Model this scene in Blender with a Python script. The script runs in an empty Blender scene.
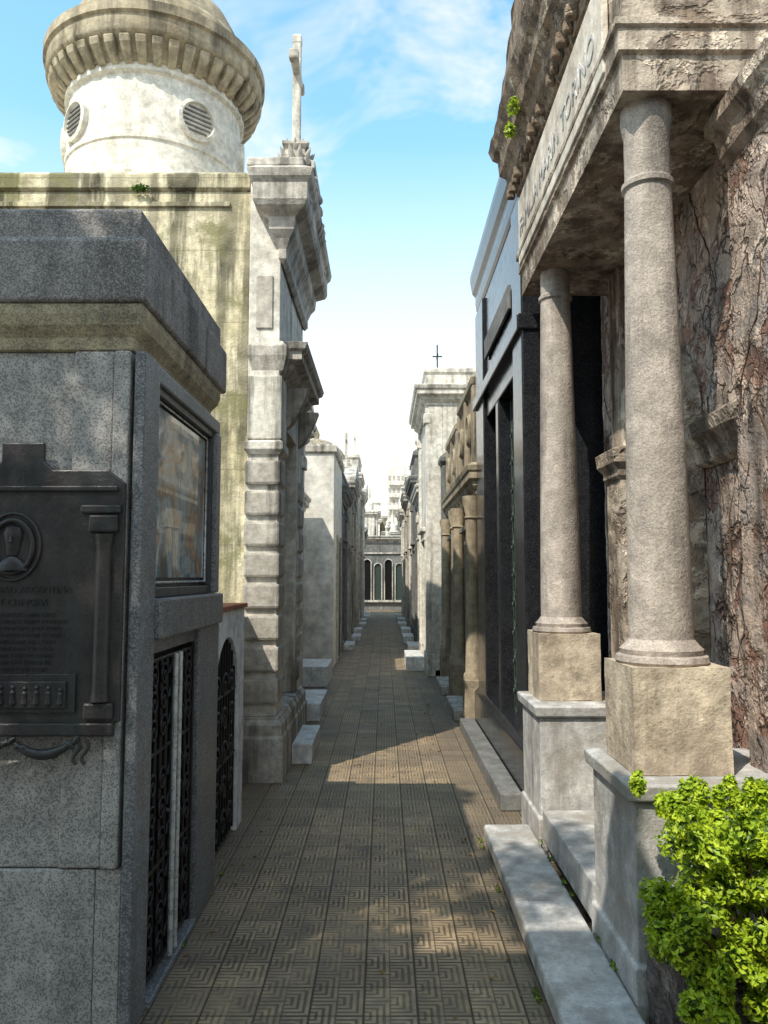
import bpy, bmesh, math, random
from mathutils import Vector, Matrix
random.seed(7)
scene=bpy.context.scene
rad=math.radians
# ------------------------------------------------------------------ node helpers
class NT:
    def __init__(s,tree):
        s.t=tree; s.n=tree.nodes; s.l=tree.links
    def add(s,typ,ins=None,**props):
        nd=s.n.new(typ)
        for k,v in props.items(): setattr(nd,k,v)
        if ins:
            for k,v in ins.items():
                sock=nd.inputs[k]
                if isinstance(v,bpy.types.NodeSocket): s.l.new(v,sock)
                else: sock.default_value=v
        return nd
    def math(s,op,a,b=0.0,c=None,clamp=False):
        d={0:a,1:b}
        if c is not None: d[2]=c
        return s.add('ShaderNodeMath',d,operation=op,use_clamp=clamp).outputs[0]
    def noise(s,vec,scale,detail=5,rough=.6,dist=0):
        return s.add('ShaderNodeTexNoise',{'Vector':vec,'Scale':scale,'Detail':min(detail,5),'Roughness':rough,'Distortion':dist}).outputs['Fac']
    def step(s,v,a,b,lo=0.0,hi=1.0):
        return s.add('ShaderNodeMapRange',{'Value':v,'From Min':a,'From Max':b,'To Min':lo,'To Max':hi},clamp=True).outputs[0]
    def mix(s,f,a,b,mode='MIX'):
        nd=s.n.new('ShaderNodeMix'); nd.data_type='RGBA'; nd.blend_type=mode
        for i,v in ((0,f),(6,a),(7,b)):
            if isinstance(v,bpy.types.NodeSocket): s.l.new(v,nd.inputs[i])
            else:
                if i and len(v)==3: v=(*v,1)
                nd.inputs[i].default_value=v
        return nd.outputs[2]
def newmat(name):
    m=bpy.data.materials.new(name); m.use_nodes=True
    nt=NT(m.node_tree); b=m.node_tree.nodes['Principled BSDF']
    return m,nt,b
def stone(name,c1,c2,stain=(.03,.028,.022),st=.5,sthr=(.5,.72),speck=0,spc=(.04,.04,.045),rough=.85,bump=1.0,sc=1.0,
          crack=0,crackc=(.05,.034,.025),peel=None,peelthr=(.5,.56),spec=.3,coat=0,vein=None,moss=None,joints=None,blot=None):
    m,nt,b=newmat(name)
    pos=nt.add('ShaderNodeNewGeometry').outputs['Position']
    n1=nt.noise(pos,1.3*sc,5,.65)
    col=nt.mix(nt.step(n1,.38,.62),c1,c2)
    n2=nt.noise(pos,11*sc,5,.68)
    h=nt.math('MULTIPLY',n2,.004*bump)
    if peel:
        p=nt.step(nt.noise(pos,2.6*sc,5,.68,.4),*peelthr)
        col=nt.mix(p,col,peel); h=nt.math('ADD',h,nt.math('MULTIPLY',p,-.012))
        p2=nt.step(nt.noise(pos,4.7*sc,5,.7,.2),.56,.60)
        col=nt.mix(nt.math('MULTIPLY',p2,.8),col,tuple(min(1,x*1.6) for x in c1)); h=nt.math('ADD',h,nt.math('MULTIPLY',p2,.006))
    if blot:
        col=nt.mix(nt.math('MULTIPLY',nt.step(nt.noise(nt.add('ShaderNodeMapping',{'Vector':pos,'Location':(7,3,1)}).outputs[0],3.4*sc,5,.75),.52,.6),.85),col,blot)
    g=nt.step(n2,.3,.7,.6,1.28)
    col=nt.mix(1.0,col,nt.add('ShaderNodeCombineColor',{0:g,1:g,2:g}).outputs[0],'MULTIPLY')
    if vein:
        d=nt.add('ShaderNodeVectorMath',{0:pos,1:nt.add('ShaderNodeTexNoise',{'Vector':pos,'Scale':2.5,'Detail':5}).outputs['Color']},operation='ADD').outputs[0]
        w=nt.add('ShaderNodeTexWave',{'Vector':d,'Scale':1.3,'Distortion':11,'Detail':4,'Detail Scale':1.6}).outputs['Fac']
        col=nt.mix(nt.math('MULTIPLY',nt.step(w,.8,1),.4),col,vein)
    mp=nt.add('ShaderNodeMapping',{'Vector':pos,'Scale':(6*sc,6*sc,.55*sc)}).outputs[0]
    s1=nt.step(nt.noise(mp,1.0,5,.65),*sthr)
    s2=nt.step(nt.noise(pos,.9*sc,4,.7),.35,.62)
    sm=nt.math('MULTIPLY',nt.math('MULTIPLY',s1,nt.math('ADD',nt.math('MULTIPLY',s2,.8),.2)),st)
    col=nt.mix(sm,col,stain)
    if moss:
        mm=nt.math('MULTIPLY',nt.step(nt.noise(pos,3.1*sc,5,.72),.51,.62),.8)
        col=nt.mix(mm,col,moss)
    n3=nt.noise(pos,70,2,.7)
    h=nt.math('ADD',h,nt.math('MULTIPLY',n3,.0022*bump))
    if not speck: col=nt.mix(nt.math('MULTIPLY',nt.step(n3,.33,.42,1,0),.45),col,tuple(x*.35 for x in c1))
    if speck:
        v=nt.add('ShaderNodeTexVoronoi',{'Vector':pos,'Scale':190.0}).outputs['Color']
        bw=nt.add('ShaderNodeRGBToBW',{0:v}).outputs[0]
        col=nt.mix(nt.math('MULTIPLY',nt.step(bw,.34,.42,1,0),speck),col,spc)
        col=nt.mix(nt.math('MULTIPLY',nt.step(bw,.64,.7),speck*.5),col,(.62,.59,.55))
    if crack:
        dn=nt.add('ShaderNodeTexNoise',{'Vector':pos,'Scale':4.0,'Detail':4}).outputs['Color']
        d=nt.add('ShaderNodeVectorMath',{0:dn,'Scale':.45},operation='SCALE').outputs[0]
        d=nt.add('ShaderNodeVectorMath',{0:pos,1:d},operation='ADD').outputs[0]
        for k,(scl,zz) in enumerate(((6.0,.45),(13.0,.7))):
            e=nt.add('ShaderNodeTexVoronoi',{'Vector':nt.add('ShaderNodeMapping',{'Vector':d,'Scale':(1,1,zz)}).outputs[0],'Scale':scl*sc},feature='DISTANCE_TO_EDGE').outputs['Distance']
            cm=nt.math('MULTIPLY',nt.step(e,.01,.055,1,0),nt.step(nt.noise(pos,1.9+k,4),.43,.53))
            col=nt.mix(nt.math('MULTIPLY',cm,crack),col,crackc)
            h=nt.math('ADD',h,nt.math('MULTIPLY',cm,-.012 if not k else -.006))
    if joints:
        x=nt.add('ShaderNodeSeparateXYZ',{0:pos})
        f=nt.math('FRACT',nt.math('DIVIDE',x.outputs[2],joints))
        j=nt.math('LESS_THAN',f,.012)
        col=nt.mix(nt.math('MULTIPLY',j,.3),col,(.1,.09,.06)); h=nt.math('ADD',h,nt.math('MULTIPLY',j,-.003))
    nt.l.new(col,b.inputs['Base Color'])
    rr=nt.step(n2,.3,.7,max(.04,rough-.08),min(1,rough+.08)); nt.l.new(rr,b.inputs['Roughness'])
    b.inputs['Specular IOR Level'].default_value=spec
    b.inputs['Coat Weight'].default_value=coat
    bp=nt.add('ShaderNodeBump',{'Height':h,'Strength':1.0,'Distance':1.0}); nt.l.new(bp.outputs[0],b.inputs['Normal'])
    return m
G={}
G['granite']=stone('grey_granite',(.40,.385,.37),(.47,.455,.435),st=.4,speck=.6,bump=.35,rough=.6,spc=(.1,.1,.1))
G['granite_d']=stone('dark_granite',(.16,.17,.185),(.22,.225,.235),st=.6,speck=.5,bump=.3,rough=.45,spec=.4,spc=(.05,.05,.055))
G['granite_b']=stone('lichen_granite',(.48,.41,.27),(.37,.32,.21),st=.7,speck=.4,bump=.8)
G['cap']=stone('cap_granite',(.27,.25,.24),(.36,.33,.31),st=.85,sthr=(.45,.64),speck=.5,bump=.8,spc=(.07,.07,.07),stain=(.05,.04,.035))
G['yellow']=stone('aged_cream_plaster',(.76,.68,.50),(.56,.49,.31),st=1.0,sthr=(.45,.56),stain=(.07,.066,.04),moss=(.20,.19,.085),bump=2.6,sc=.9,joints=.62)
G['drum']=stone('pale_plaster',(.80,.76,.68),(.70,.65,.56),st=.45,bump=.8)
G['brim']=stone('ochre_stone',(.52,.45,.33),(.38,.31,.21),st=.9,bump=1.5,sthr=(.47,.65))
G['pale']=stone('pale_limestone',(.76,.72,.65),(.6,.56,.49),st=.8,stain=(.075,.065,.05),bump=1.4,sthr=(.49,.63))
G['pale2']=stone('grey_limestone',(.58,.54,.48),(.42,.38,.33),st=.9,stain=(.05,.045,.035),bump=1.6,sthr=(.46,.62))
G['white']=stone('white_marble',(.78,.77,.75),(.66,.65,.63),st=.4,bump=.5,rough=.55,vein=(.5,.5,.5))
G['whitewash']=stone('whitewash',(.78,.79,.81),(.7,.72,.74),st=.25,bump=.6)
G['slab']=stone('aged_inscription_marble',(.70,.63,.54),(.56,.49,.41),st=.75,stain=(.16,.11,.07),bump=1.2)
G['marble']=stone('worn_marble',(.60,.58,.56),(.45,.44,.43),st=.8,stain=(.15,.12,.09),bump=1.3,rough=.6,vein=(.36,.35,.35),sthr=(.48,.66),moss=(.32,.29,.25))
G['pink']=stone('pinkish_granite',(.54,.46,.40),(.42,.36,.31),st=.8,stain=(.10,.08,.065),speck=.3,spc=(.14,.12,.10),bump=1.8,rough=.8,sthr=(.47,.63),moss=(.33,.28,.24))
G['sand']=stone('sand_stone_block',(.62,.52,.40),(.50,.41,.31),st=.8,stain=(.14,.10,.065),bump=1.8,sthr=(.48,.66),blot=(.38,.31,.24))
G['ruin']=stone('peeling_plaster',(.55,.43,.35),(.42,.32,.27),st=.85,stain=(.05,.035,.026),bump=3,crack=.85,peel=(.30,.165,.12),peelthr=(.51,.56),sc=1.1,sthr=(.47,.62),blot=(.33,.29,.27))
G['ruin_d']=stone('decayed_cornice_stone',(.20,.145,.105),(.34,.26,.19),st=.9,bump=3.5,peel=(.50,.41,.32),peelthr=(.55,.59),sc=1.6,blot=(.10,.075,.055))
G['ruin_l']=stone('weathered_limestone',(.56,.47,.38),(.40,.32,.25),st=.9,stain=(.06,.04,.025),bump=2.5,peel=(.32,.24,.18),sthr=(.46,.62),blot=(.20,.155,.125))
G['black']=stone('polished_black_granite',(.010,.011,.014),(.016,.017,.021),st=0,bump=.02,rough=.15,spec=.28,speck=.08,spc=(.04,.04,.05))
G['brown']=stone('brown_stone',(.42,.35,.25),(.30,.245,.175),st=.85,bump=1.6,sthr=(.47,.64))
G['dgrey']=stone('dark_grey_stone',(.15,.15,.145),(.21,.205,.195),st=.6,bump=.8)
G['soil']=stone('mossy_plinth',(.26,.21,.19),(.16,.13,.12),st=.8,bump=4,crack=.6,peel=(.12,.1,.09))
G['brick']=stone('brick_capping',(.42,.17,.09),(.34,.14,.08),st=.4,bump=1)
G['far']=stone('haze_paled_plaster',(.78,.74,.68),(.64,.60,.54),st=.45,bump=.5,sc=.4)  # lightened to paint distance haze into the far buildings; plain vault shares it
G['bronze']=stone('dark_bronze',(.028,.025,.029),(.045,.037,.036),st=.6,stain=(.055,.07,.062),bump=.9,rough=.42,spec=.55,sthr=(.48,.66))
G['gound']=stone('earth_paving',(.3,.27,.22),(.24,.21,.17),st=.3,bump=2)
def simple(name,c,rough=.5,metal=0,spec=.5):
    m,nt,b=newmat(name)
    pos=nt.add('ShaderNodeNewGeometry').outputs['Position']
    n=nt.noise(pos,25,4)
    col=nt.mix(nt.step(n,.3,.7),tuple(x*.7 for x in c),tuple(min(1,x*1.25) for x in c))
    nt.l.new(col,b.inputs['Base Color']); nt.l.new(nt.step(n,.3,.7,max(.03,rough-.1),rough+.1),b.inputs['Roughness'])
    b.inputs['Metallic'].default_value=metal; b.inputs['Specular IOR Level'].default_value=spec
    return m
G['iron']=simple('black_iron',(.010,.010,.011),.4,0,.5)
G['rod']=simple('painted_steel',(.6,.62,.62),.3,.4)
G['door']=simple('dark_door_metal',(.016,.017,.019),.5)
G['gdoor']=simple('green_bronze_door',(.05,.07,.06),.5,.5)
G['void']=simple('dark_interior',(.01,.01,.01),.9,0,.1)
G['root']=simple('dry_vine',(.10,.065,.045),.9,0,.1)
G['bark']=simple('tree_bark',(.13,.10,.08),.9,0,.1)
G['woodf']=simple('window_frame',(.06,.06,.065),.4)
G['litter']=simple('dry_leaf',(.28,.17,.06),.8,0,.2)
def glassmat():
    m,nt,b=newmat('vitrine_glass')
    pos=nt.add('ShaderNodeNewGeometry').outputs['Position']
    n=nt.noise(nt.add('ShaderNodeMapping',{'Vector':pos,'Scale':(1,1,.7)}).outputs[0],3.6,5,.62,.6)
    r=nt.add('ShaderNodeValToRGB',{'Fac':n}); e=r.color_ramp.elements  # ramp paints sky reflections and the picture behind into the glass colour
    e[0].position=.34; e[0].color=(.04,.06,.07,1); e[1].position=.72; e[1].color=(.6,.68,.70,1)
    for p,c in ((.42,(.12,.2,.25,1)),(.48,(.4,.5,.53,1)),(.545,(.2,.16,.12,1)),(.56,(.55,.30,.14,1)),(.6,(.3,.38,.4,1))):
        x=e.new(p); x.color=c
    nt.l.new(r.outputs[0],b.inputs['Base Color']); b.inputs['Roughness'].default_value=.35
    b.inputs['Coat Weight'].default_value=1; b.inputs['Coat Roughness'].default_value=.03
    return m
G['glass']=glassmat()
def tilemat():
    m,nt,b=newmat('relief_cement_tiles')
    pos=nt.add('ShaderNodeNewGeometry').outputs['Position']
    sp=nt.add('ShaderNodeSeparateXYZ',{0:pos})
    S=.2
    xs=nt.math('ADD',nt.math('DIVIDE',sp.outputs[0],S),100.37); ys=nt.math('ADD',nt.math('DIVIDE',sp.outputs[1],S),100)
    fx=nt.math('FLOOR',xs); fy=nt.math('FLOOR',ys); u=nt.math('FRACT',xs); v=nt.math('FRACT',ys)
    wn=nt.add('ShaderNodeTexWhiteNoise',{'Vector':nt.add('ShaderNodeCombineXYZ',{0:fx,1:fy}).outputs[0]},noise_dimensions='2D')
    u2=nt.math('FRACT',nt.math('MULTIPLY',u,2)); v2=nt.math('FRACT',nt.math('MULTIPLY',v,2))
    q=nt.math('ADD',nt.math('FLOOR',nt.math('MULTIPLY',u,2)),nt.math('FLOOR',nt.math('MULTIPLY',v,2)))
    par=nt.math('GREATER_THAN',nt.math('FRACT',nt.math('MULTIPLY',q,.5)),.25)
    vf=nt.math('ABSOLUTE',nt.math('SUBTRACT',par,v2))
    d=nt.math('MAXIMUM',u2,vf)
    rib=nt.math('PINGPONG',nt.math('MULTIPLY',d,4),.5)
    groove=nt.step(rib,.12,.26,1,0)
    eu=nt.math('MINIMUM',u,nt.math('SUBTRACT',1,u)); ev=nt.math('MINIMUM',v,nt.math('SUBTRACT',1,v))
    grout=nt.step(nt.math('MINIMUM',eu,ev),.008,.022,1,0)
    n1=nt.noise(pos,1.1,5,.65); n2=nt.noise(pos,14,5,.7)
    col=nt.mix(nt.step(n1,.35,.65),(.42,.305,.175),(.29,.225,.15))
    tv=nt.math('ADD',nt.math('MULTIPLY',wn.outputs['Value'],.4),.76)
    tv=nt.math('MULTIPLY',tv,nt.step(n2,.3,.7,.6,1.28))
    col=nt.mix(1.0,col,nt.add('ShaderNodeCombineColor',{0:tv,1:tv,2:tv}).outputs[0],'MULTIPLY')
    wear=nt.step(nt.noise(pos,2.3,5,.6),.35,.6,.35,1)
    col=nt.mix(nt.math('MULTIPLY',nt.math('MULTIPLY',groove,wear),.8),col,(.065,.045,.028))
    col=nt.mix(nt.math('MULTIPLY',grout,.7),col,(.045,.035,.025))
    dirt=nt.step(nt.noise(pos,3.3,5,.75),.53,.66)
    col=nt.mix(nt.math('MULTIPLY',dirt,.6),col,(.11,.088,.066))
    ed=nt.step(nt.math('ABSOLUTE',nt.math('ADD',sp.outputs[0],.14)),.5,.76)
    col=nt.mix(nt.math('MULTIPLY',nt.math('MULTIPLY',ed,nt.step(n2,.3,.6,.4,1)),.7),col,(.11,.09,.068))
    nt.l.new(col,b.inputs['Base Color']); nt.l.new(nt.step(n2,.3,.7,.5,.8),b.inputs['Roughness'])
    h=nt.math('ADD',nt.math('MULTIPLY',nt.math('MULTIPLY',groove,wear),-.0035),nt.math('MULTIPLY',grout,-.005))
    h=nt.math('ADD',h,nt.math('MULTIPLY',n2,.004)); h=nt.math('ADD',h,nt.math('MULTIPLY',wn.outputs['Value'],.002))
    nt.l.new(nt.add('ShaderNodeBump',{'Height':h,'Strength':1.0,'Distance':1.0}).outputs[0],b.inputs['Normal'])
    return m
G['tile']=tilemat()
def leafmat(name,a,c):
    m,nt,b=newmat(name)
    pos=nt.add('ShaderNodeNewGeometry').outputs['Position']
    wn=nt.add('ShaderNodeTexNoise',{'Vector':pos,'Scale':22.0,'Detail':2}).outputs['Fac']
    col=nt.mix(nt.step(wn,.35,.65),a,c)
    nt.l.new(col,b.inputs['Base Color']); b.inputs['Roughness'].default_value=.45
    tr=nt.add('ShaderNodeBsdfTranslucent',{'Color':col})
    mx=nt.add('ShaderNodeMixShader',{0:.35,1:b.outputs[0],2:tr.outputs[0]})
    nt.l.new(mx.outputs[0],nt.n['Material Output'].inputs[0])
    return m
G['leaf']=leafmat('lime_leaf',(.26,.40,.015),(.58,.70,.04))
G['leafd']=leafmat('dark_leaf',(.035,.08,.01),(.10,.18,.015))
# ------------------------------------------------------------------ geometry helpers
def empty(name,loc=(0,0,0)):
    e=bpy.data.objects.new(name,None); scene.collection.objects.link(e); e.empty_display_size=.2
    return e
def mk(name,parent,mat,verts,faces,bevel=0,smooth=False,seg=2,rough=0,lev=3):
    me=bpy.data.meshes.new(name); me.from_pydata(verts,[],faces); me.update()
    bm=bmesh.new(); bm.from_mesh(me); bmesh.ops.remove_doubles(bm,verts=bm.verts,dist=1e-6)
    bmesh.ops.recalc_face_normals(bm,faces=bm.faces)
    if rough:
        for _ in range(10):
            es=[e for e in bm.edges if e.calc_length()>max(.035,rough*2.5)]
            if not es or len(bm.edges)>50000: break
            bmesh.ops.subdivide_edges(bm,edges=es,cuts=1,use_grid_fill=True)
    bm.to_mesh(me); bm.free()
    ob=bpy.data.objects.new(name,me); scene.collection.objects.link(ob)
    if mat: me.materials.append(G[mat] if isinstance(mat,str) else mat)
    if parent: ob.parent=parent
    if smooth:
        for p in me.polygons: p.use_smooth=True
        try: me.set_sharp_from_angle(angle=rad(38))
        except Exception: pass
    if rough:
        tx=bpy.data.textures.get('decay') or bpy.data.textures.new('decay','CLOUDS'); tx.noise_scale=.12; tx.noise_depth=4
        md=ob.modifiers.new('decay','DISPLACE'); md.texture=tx; md.texture_coords='GLOBAL'; md.strength=rough; md.mid_level=.55
    elif bevel:
        md=ob.modifiers.new('bevel','BEVEL'); md.width=bevel; md.segments=seg; md.limit_method='ANGLE'; md.angle_limit=rad(35)
    return ob
def box(P,name,mat,x0,x1,y0,y1,z0,z1,bevel=.008,rough=0):
    if x0>x1:x0,x1=x1,x0
    if y0>y1:y0,y1=y1,y0
    v=[(x,y,z) for z in (z0,z1) for y in (y0,y1) for x in (x0,x1)]
    f=[(0,2,3,1),(4,5,7,6),(0,1,5,4),(2,6,7,3),(0,4,6,2),(1,3,7,5)]
    return mk(name,P,mat,v,f,bevel,rough=rough)
def loft(P,name,mat,r,prof,bevel=.004,rough=0):
    x0,x1,y0,y1=r
    if x0>x1:x0,x1=x1,x0
    v=[];f=[]
    for o,z in prof: v+= [(x0-o,y0-o,z),(x1+o,y0-o,z),(x1+o,y1+o,z),(x0-o,y1+o,z)]
    n=len(prof)
    for i in range(n-1):
        for k in range(4):
            a=i*4+k;b2=i*4+(k+1)%4; f.append((a,b2,b2+4,a+4))
    f.append((3,2,1,0)); f.append(tuple(range((n-1)*4,n*4)))
    return mk(name,P,mat,v,f,bevel,rough=rough)
def lathe(P,name,mat,cx,cy,prof,seg=40,rough=0):
    v=[];f=[]
    for r,z in prof:
        for k in range(seg):
            a=2*math.pi*k/seg; v.append((cx+r*math.cos(a),cy+r*math.sin(a),z))
    n=len(prof)
    for i in range(n-1):
        for k in range(seg):
            a=i*seg+k;b2=i*seg+(k+1)%seg; f.append((a,b2,b2+seg,a+seg))
    f.append(tuple(range(seg))[::-1]); f.append(tuple(range((n-1)*seg,n*seg)))
    return mk(name,P,mat,v,f,0,smooth=True)
def prism(P,name,mat,pts,axis,a,b,bevel=.004,rough=0):
    n=len(pts); v=[]
    for d in (a,b):
        for p in pts: v.append((d,p[0],p[1]) if axis=='x' else (p[0],d,p[1]))
    f=[tuple(range(n)),tuple(range(n,2*n))[::-1]]+[(i,(i+1)%n,(i+1)%n+n,i+n) for i in range(n)]
    return mk(name,P,mat,v,f,bevel,rough=rough)
def tubes(P,name,mat,lines,r,cyc=False):
    cu=bpy.data.curves.new(name,'CURVE'); cu.dimensions='3D'; cu.bevel_depth=r; cu.bevel_resolution=2
    for ln in lines:
        s=cu.splines.new('POLY'); s.points.add(len(ln)-1)
        for i,p in enumerate(ln): s.points[i].co=(*p[:3],1); s.points[i].radius=p[3] if len(p)>3 else 1
        s.use_cyclic_u=cyc
    ob=bpy.data.objects.new(name,cu); scene.collection.objects.link(ob); cu.materials.append(G[mat])
    if P: ob.parent=P
    return ob
def text(P,name,mat,s,size,loc,rot,ext=.003,align='CENTER'):
    cu=bpy.data.curves.new(name,'FONT'); cu.body=s; cu.size=size; cu.extrude=ext; cu.align_x=align
    ob=bpy.data.objects.new(name,cu); scene.collection.objects.link(ob); cu.materials.append(G[mat])
    ob.location=loc; ob.rotation_euler=rot; ob.parent=P
    return ob
def arch(y0,y1,z0,z1,n=14):
    r=(y1-y0)/2; c=(y0+y1)/2; zz=z1-r
    return [(y0,z0),(y1,z0)]+[(c+r*math.cos(math.pi*i/n),zz+r*math.sin(math.pi*i/n)) for i in range(n+1)]
def arc(cx,cz,r,a0,a1,n=10): return [(cx+r*math.cos(rad(a0+(a1-a0)*i/n)),cz+r*math.sin(rad(a0+(a1-a0)*i/n))) for i in range(n+1)]
def cross(P,x,y,z,h,mat='pale',w=.06,along='y',name='cross'):
    a=h*.3
    box(P,name+'_shaft',mat,x-w/2,x+w/2,y-w/2,y+w/2,z,z+h,.008)
    if along=='y': box(P,name+'_arms',mat,x-w/2+.004,x+w/2-.004,y-a,y+a,z+h*.66,z+h*.66+w,.008)
    else: box(P,name+'_arms',mat,x-a,x+a,y-w/2+.004,y+w/2-.004,z+h*.66,z+h*.66+w,.008)
CORN=[(0,0),(.02,.02),(.02,.06),(.05,.08),(.09,.12),(.1,.17),(.17,.2),(.17,.28),(.2,.3),(.22,.36),(.1,.4)]
def corn(z,off,hh):
    return [(o/.22*off,z+q/.4*hh) for o,q in CORN]
# ------------------------------------------------------------------ ground / path
def sheet(name,mat,x0,x1,y0,y1,z):
    return mk(name,None,mat,[(x0,y0,z),(x1,y0,z),(x1,y1,z),(x0,y1,z)],[(0,1,2,3)])
sheet('ground','gound',-400,400,-200,700,-.02)
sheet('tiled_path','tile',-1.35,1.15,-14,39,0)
rl=random.Random(4); v=[];f=[]
for i in range(150):
    x=rl.choice([rl.uniform(-.88,-.7),rl.uniform(.42,.58),rl.uniform(-.85,.55)]); y=rl.uniform(2.6,12); a=rl.random()*6.3; s=rl.uniform(.008,.02); k=len(v)
    c_,s_=math.cos(a)*s,math.sin(a)*s
    v+=[(x-c_,y-s_,.004),(x+s_*.5,y-c_*.5,.010),(x+c_,y+s_,.005),(x-s_*.5,y+c_*.5,.012)]; f.append((k,k+1,k+2,k+3))
mk('fallen_leaves',None,'litter',v,f)
# ------------------------------------------------------------------ LEFT: granite tomb
T=empty('granite_tomb')
box(T,'base_course','granite',-3.2,-1.02,2.85,4.15,0,.572,.006)
box(T,'base_corner','granite',-1.018,-.928,2.85,3.03,0,.572,.004)
box(T,'middle_course','granite',-3.2,-1.02,2.86,4.15,.576,2.44,.006)
box(T,'corner_pier','granite',-1.0,-.94,2.83,3.0,.578,2.44,.008)
box(T,'front_panel_strip','granite',-1.15,-1.003,2.845,2.95,.578,2.44,.005)
loft(T,'lichen_cornice','granite_b',(-3.2,-.95,2.86,4.12),[(0,2.442),(.015,2.445),(.02,2.49),(.05,2.53),(.06,2.57),(.06,2.608)],.004)
loft(T,'cap_stone','cap',(-3.2,-.95,2.86,4.18),[(.065,2.61),(.075,2.62),(.075,2.84),(.06,2.86),(.045,2.865),(.045,2.97),(.025,2.985)],.006)
box(T,'side_plinth','granite_d',-.926,-.885,2.84,3.04,0,2.44,.008)
box(T,'side_pier','granite_d',-1.0,-.88,3.76,4.2,0,1.358,.008)
box(T,'side_upper_pier','granite_d',-1.0,-.885,4.1,4.2,1.52,2.368,.008)
box(T,'side_ledge','granite_d',-1.0,-.862,3.042,4.21,1.36,1.518,.01)
box(T,'lintel_band','granite_d',-1.0,-.89,3.042,4.19,2.37,2.44,.008)
box(T,'door_lintel','granite_d',-1.0,-.905,3.042,3.757,1.3,1.358,.004)
box(T,'door_recess','void',-1.019,-.995,3.04,3.757,.01,1.3,0)
box(T,'window_back','woodf',-1.0,-.945,3.06,4.09,1.53,2.36,0)
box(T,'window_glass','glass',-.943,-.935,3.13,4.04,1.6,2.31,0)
for nm,a in (('window_sill',(3.042,4.098,1.521,1.56)),('window_head',(3.042,4.098,2.335,2.368)),('window_jamb',(3.042,3.09,1.562,2.333)),('window_jamb_far',(4.06,4.098,1.562,2.333))):
    box(T,nm,'woodf',-.942,-.905,*a,.004)
tubes(T,'window_beading','rod',[[(-.93,3.11,1.58),(-.93,4.05,1.58),(-.93,4.05,2.325),(-.93,3.11,2.325)]],.007,True)
box(T,'door_sill','granite_d',-1.0,-.87,3.042,3.757,0,.03,.005)
# iron gate
g=empty('iron_gate')
L=[]
for i in range(9):
    y=3.09+i*.078; L.append([(-.915,y,.06),(-.915,y,1.27)])
L+= [[(-.915,3.06,z),(-.915,3.74,z)] for z in (.06,.45,.9,1.27)]
tubes(g,'bars','iron',L,.009)
def scroll(x,y,z,r,s=1,t=0):
    return [(x,y+s*r*(1-i/26)*math.cos(i*.42+t),z+r*(1-i/26)*math.sin(i*.42+t)) for i in range(24)]
L=[]
for z in (.13,.25,.37,.54,.66,.78,.99,1.1,1.2):
    for i in range(5):
        y=3.13+i*.135; L.append(scroll(-.907,y,z,.055,1 if i%2 else -1)); 
tubes(g,'scrollwork','iron',L,.006)
box(g,'stile','iron',-.93,-.90,3.045,3.065,.035,1.295,.003); box(g,'stile_far','iron',-.93,-.90,3.735,3.755,.035,1.295,.003)
tubes(g,'latch_rod','rod',[[(-.885,3.43,.05),(-.885,3.43,1.28)],[(-.885,3.36,.05),(-.885,3.36,1.28)]],.012)
tubes(g,'rod_brackets','rod',[[(-.92,3.4,z),(-.878,3.4,z)] for z in (.12,.62,1.2)],.012)
box(g,'door_panel','door',-.975,-.955,3.05,3.755,.032,1.298,.003)
# bronze plaque
p=empty('bronze_plaque')
pts=[(-1.62,1.04),(-.955,1.04),(-.955,1.09),(-.935,1.09),(-.935,1.94),(-1.0,1.99),(-1.2,1.99),(-1.235,2.02),(-1.235,2.09),(-1.39,2.09),(-1.39,2.02),(-1.425,1.99),(-1.62,1.99)]
prism(p,'back_plate','bronze',pts,'y',2.826,2.806,.006)
box(p,'bottom_moulding','bronze',-1.62,-.955,2.79,2.8055,1.045,1.09,.006)
box(p,'inner_frame_top','bronze',-1.62,-.96,2.793,2.8055,1.91,1.93,.005)
box(p,'cornice_bar','bronze',-1.09,-.945,2.785,2.8055,1.83,1.86,.006)
box(p,'column_capital','bronze',-1.06,-.955,2.787,2.8055,1.76,1.825,.008)
box(p,'column_base','bronze',-1.06,-.955,2.787,2.8055,1.1,1.16,.008)
lathe(p,'relief_column','bronze',-1.005,2.803,[(.034,1.165),(.03,1.2),(.028,1.7),(.036,1.755)],20)
for i in range(5):
    lathe(p,'flute_%d'%i,'bronze',-1.03+i*.0125,2.797-(.006 if i in(1,2,3) else 0)-(.005 if i==2 else 0),[(.004,1.2),(.0035,1.7)],8)
box(p,'inner_panel','bronze',-1.62,-1.09,2.7965,2.8055,1.124,1.26,.003)
def ell(cx,cz,a,b,n=32,y=2.8): return [(cx+a*math.cos(2*math.pi*i/n),y,cz+b*math.sin(2*math.pi*i/n)) for i in range(n)]
tubes(p,'medallion_rim','bronze',[ell(-1.335,1.71,.075,.095)],.009,True)
tubes(p,'medallion_wreath','bronze',[ell(-1.335,1.71,.1,.12,60,2.803)],.006,True)
me=lathe(p,'portrait_head','bronze',0,0,[(.001,-.05),(.022,-.04),(.028,0),(.034,.02),(.036,.04),(.028,.06),(.001,.072)],18)
me.scale=(1,.4,1); me.location=(-1.335,2.805,1.72)
me=lathe(p,'portrait_nose','bronze',0,0,[(.001,-.012),(.007,-.008),(.003,.012)],8); me.location=(-1.335,2.790,1.735)
me=lathe(p,'portrait_shoulders','bronze',0,0,[(.06,-.04),(.055,-.02),(.03,0),(.012,.012)],18); me.scale=(1,.35,1); me.location=(-1.335,2.803,1.665)
for i,s in enumerate(["SOCIEDAD ARGENTINA","DE CIENCIAS"]):
    text(p,'heading_%d'%i,'bronze',s,.034,(-1.3,2.8055,1.545-i*.045),(rad(90),0,0),.0028)
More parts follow.
